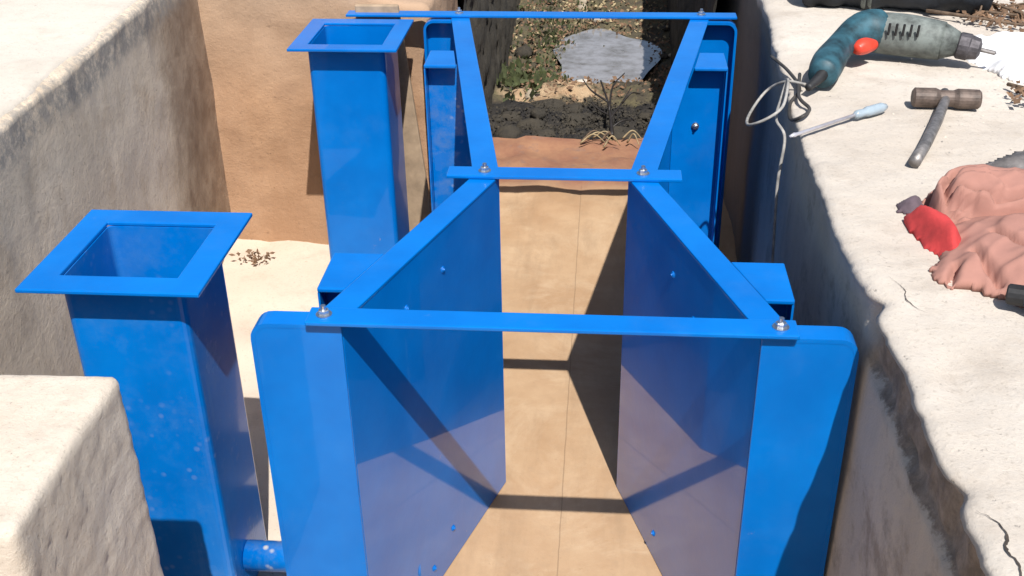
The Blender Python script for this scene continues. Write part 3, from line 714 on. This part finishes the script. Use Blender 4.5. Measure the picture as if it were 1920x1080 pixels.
def litter(name, cx, cy, rx, ry, z0, n, size, mat, seed, zf=None, up=.6):
    rnd = random.Random(seed); bm = bmesh.new()
    for _ in range(n):
        a = rnd.uniform(0, 6.28); r = rnd.random()**.7; x = cx + rx*r*math.cos(a); y = cy + ry*r*math.sin(a)
        z = (zf(x, y) if zf else z0) + rnd.uniform(.001, .02); s = size*rnd.uniform(.5, 1.4)
        d = Vector((rnd.uniform(-1,1), rnd.uniform(-1,1), rnd.uniform(0, up))).normalized(); n_ = d.orthogonal().normalized()*s*rnd.uniform(.15, .4)
        p = Vector((x, y, z)); q = p + d*s
        try: bm.faces.new([bm.verts.new(v) for v in (p, p + d*s*.5 + n_, q, p + d*s*.5 - n_)])
        except ValueError: pass
    return obj(name, bm, mat, rec=False)
tag(litter("dry_leaves", .90, 1.17, .13, .10, G, 420, .016, M_LEAFD, 3), "scatter of dry brown leaves at the top right corner", kind='stuff')
tag(litter("dry_leaves", .80, .66, .075, .09, G, 260, .013, M_LEAFD, 4), "scatter of dry brown leaves by the right edge", kind='stuff')
tag(litter("gravel_crumbs", .90, .35, .42, .9, G-.006, 500, .004, M_BLOCK, 5), "loose concrete crumbs on the right wall top", kind='stuff')

tag(litter("dry_leaves", -.80, 1.27, .05, .03, .006, 45, .014, M_LEAFD, 8), "few dry brown leaves on the pale floor before the headwall", kind='stuff')
rnd = random.Random(11)
def stone(x, y, z, r, m, label, group):
    bm = bmesh.new(); bmesh.ops.create_icosphere(bm, subdivisions=3, radius=1); sx, sy, sz = r*rnd.uniform(.8,1.4), r*rnd.uniform(.7,1.2), r*rnd.uniform(.5,.8); sd_ = rnd.random()*50
    for v in bm.verts:
        k = 1 + .25*fb(v.co, 1.3, sd_) + .06*fb(v.co, 5, sd_); v.co = Vector((v.co.x*sx*k + x, v.co.y*sy*k + y, v.co.z*sz*k + z))
    return tag(obj("stone", bm, m, smooth=True, loc=(x, y, z)), label, "stone", group)
for i in range(20):
    x, y = rnd.uniform(-.3, .3), rnd.uniform(2.18, 2.55); r_ = rnd.uniform(.014, .05)
    k = ("small" if r_ < .026 else "middling" if r_ < .038 else "large", "left" if x < -.1 else "middle" if x < .1 else "right", "near" if y < 2.3 else "central" if y < 2.43 else "far")
    stone(x, y, bedz(x, y), r_, M_STONED, "%s wet black stone, %s %s part of the dark stream band" % k, "%s wet black stones, %s %s of the dark band" % k)
for i in range(26):
    x, y = rnd.uniform(-.38, .36), rnd.uniform(2.6, 4.6); m_ = M_STONE if rnd.random() < .6 else M_STONED; r_ = rnd.uniform(.012, .04)
    if ((x-.06)/.24)**2 + ((y-3.5)/.55)**2 < 1: continue
    k = ("small" if r_ < .024 else "bigger", "tan" if m_ is M_STONE else "black", "left of" if x < -.12 else "right of" if x > .12 else "in line with", "before" if y < 2.95 else "level with" if y < 3.9 else "beyond")
    stone(x, y, bedz(x, y), r_, m_, "%s %s stone in the stream, %s the middle, %s the grey pool" % k, "%s %s stones %s the middle %s the pool" % k)
stone(-.02, 3.02, bedz(-.02,3.02)+.01, .035, M_PALE, "pale white stone beside the sand patch left of the pool", None)
stone(.02, 4.05, bedz(.02,4.05)+.01, .03, M_PALE, "pale white stone at the far side of the pool", None)
# debris snag: forked wet stick and straw bundle
def bz(x, y, h=0): return Vector((x, y, bedz(x, y) + h)) if y > 2.14 else Vector((x, y, .01 + h))
twig([bz(.09,2.13,.01), bz(.085,2.25,.06), bz(.075,2.36,.09), bz(.05,2.48,.11)], .007, M_TWIGD, "forked black branch standing up from the dark band", "branch", name="branch",
     branches=[[bz(.085,2.25,.06), bz(.12,2.34,.09), bz(.15,2.40,.11)], [bz(.075,2.36,.09), bz(.02,2.42,.10), bz(-.01,2.46,.12)], [bz(.08,2.3,.075), bz(.09,2.42,.11), bz(.13,2.5,.12)], [bz(.083,2.28,.07), bz(.05,2.31,.085), bz(.02,2.34,.10)], [bz(.12,2.34,.09), bz(.15,2.35,.085), bz(.18,2.38,.10)], [bz(.088,2.2,.035), bz(.12,2.22,.05), bz(.16,2.25,.05)]])
for i in range(9):
    a = rnd.uniform(-1.1, 1.1); x, y = rnd.uniform(.0, .16), rnd.uniform(2.02, 2.13); L = rnd.uniform(.02, .06)
    twig([Vector((x-L*math.cos(a), y-L*math.sin(a)*.4, .012)), Vector((x, y, .03+.02*rnd.random())), Vector((x+L*math.cos(a), y+L*math.sin(a)*.4, .012))], .0032, M_STRAW if i % 3 else M_TWIG,
         "%s dry stick in the small heap on the red mud, %s" % ("pale" if i % 3 else "brown", ["at its left end","at its right end","in its middle"][0 if x < .05 else 1 if x > .09 else 2]), "stick", "dry sticks heaped on the red mud", "stick")
tag(litter("stream_debris", 0, 2.36, .34, .22, 0, 2200, .011, M_STONED, 21, bedz), "black rotting leaf debris in the dark band of the stream", kind='stuff')
tag(litter("brown_litter", 0, 3.75, .6, 1.2, 0, 3600, .018, M_LEAFD, 27, bedz), 'rotting brown leaf litter round the grey pool', kind='stuff')
tag(litter("straw_litter", -.05, 4.15, .5, .8, 0, 900, .016, M_STRAW, 22, bedz), "dry straw litter along the far stream", kind='stuff')
tag(litter("stream_weeds", -.18, 3.75, .28, .9, 0, 900, .022, M_LEAFG, 23, bedz, 2.5), "olive green weeds along the far stream", kind='stuff')
tag(litter("stream_weeds", -.24, 2.95, .10, .45, 0, 260, .035, M_LEAFG, 24, bedz, 1.5), "olive weeds on the left of the sand patch", kind='stuff')
tag(litter("stream_weeds", -.1, 5.6, 1.2, .9, 0, 2200, .04, M_LEAFG, 25, bedz, 1.5), "green weeds far up the stream", kind='stuff')
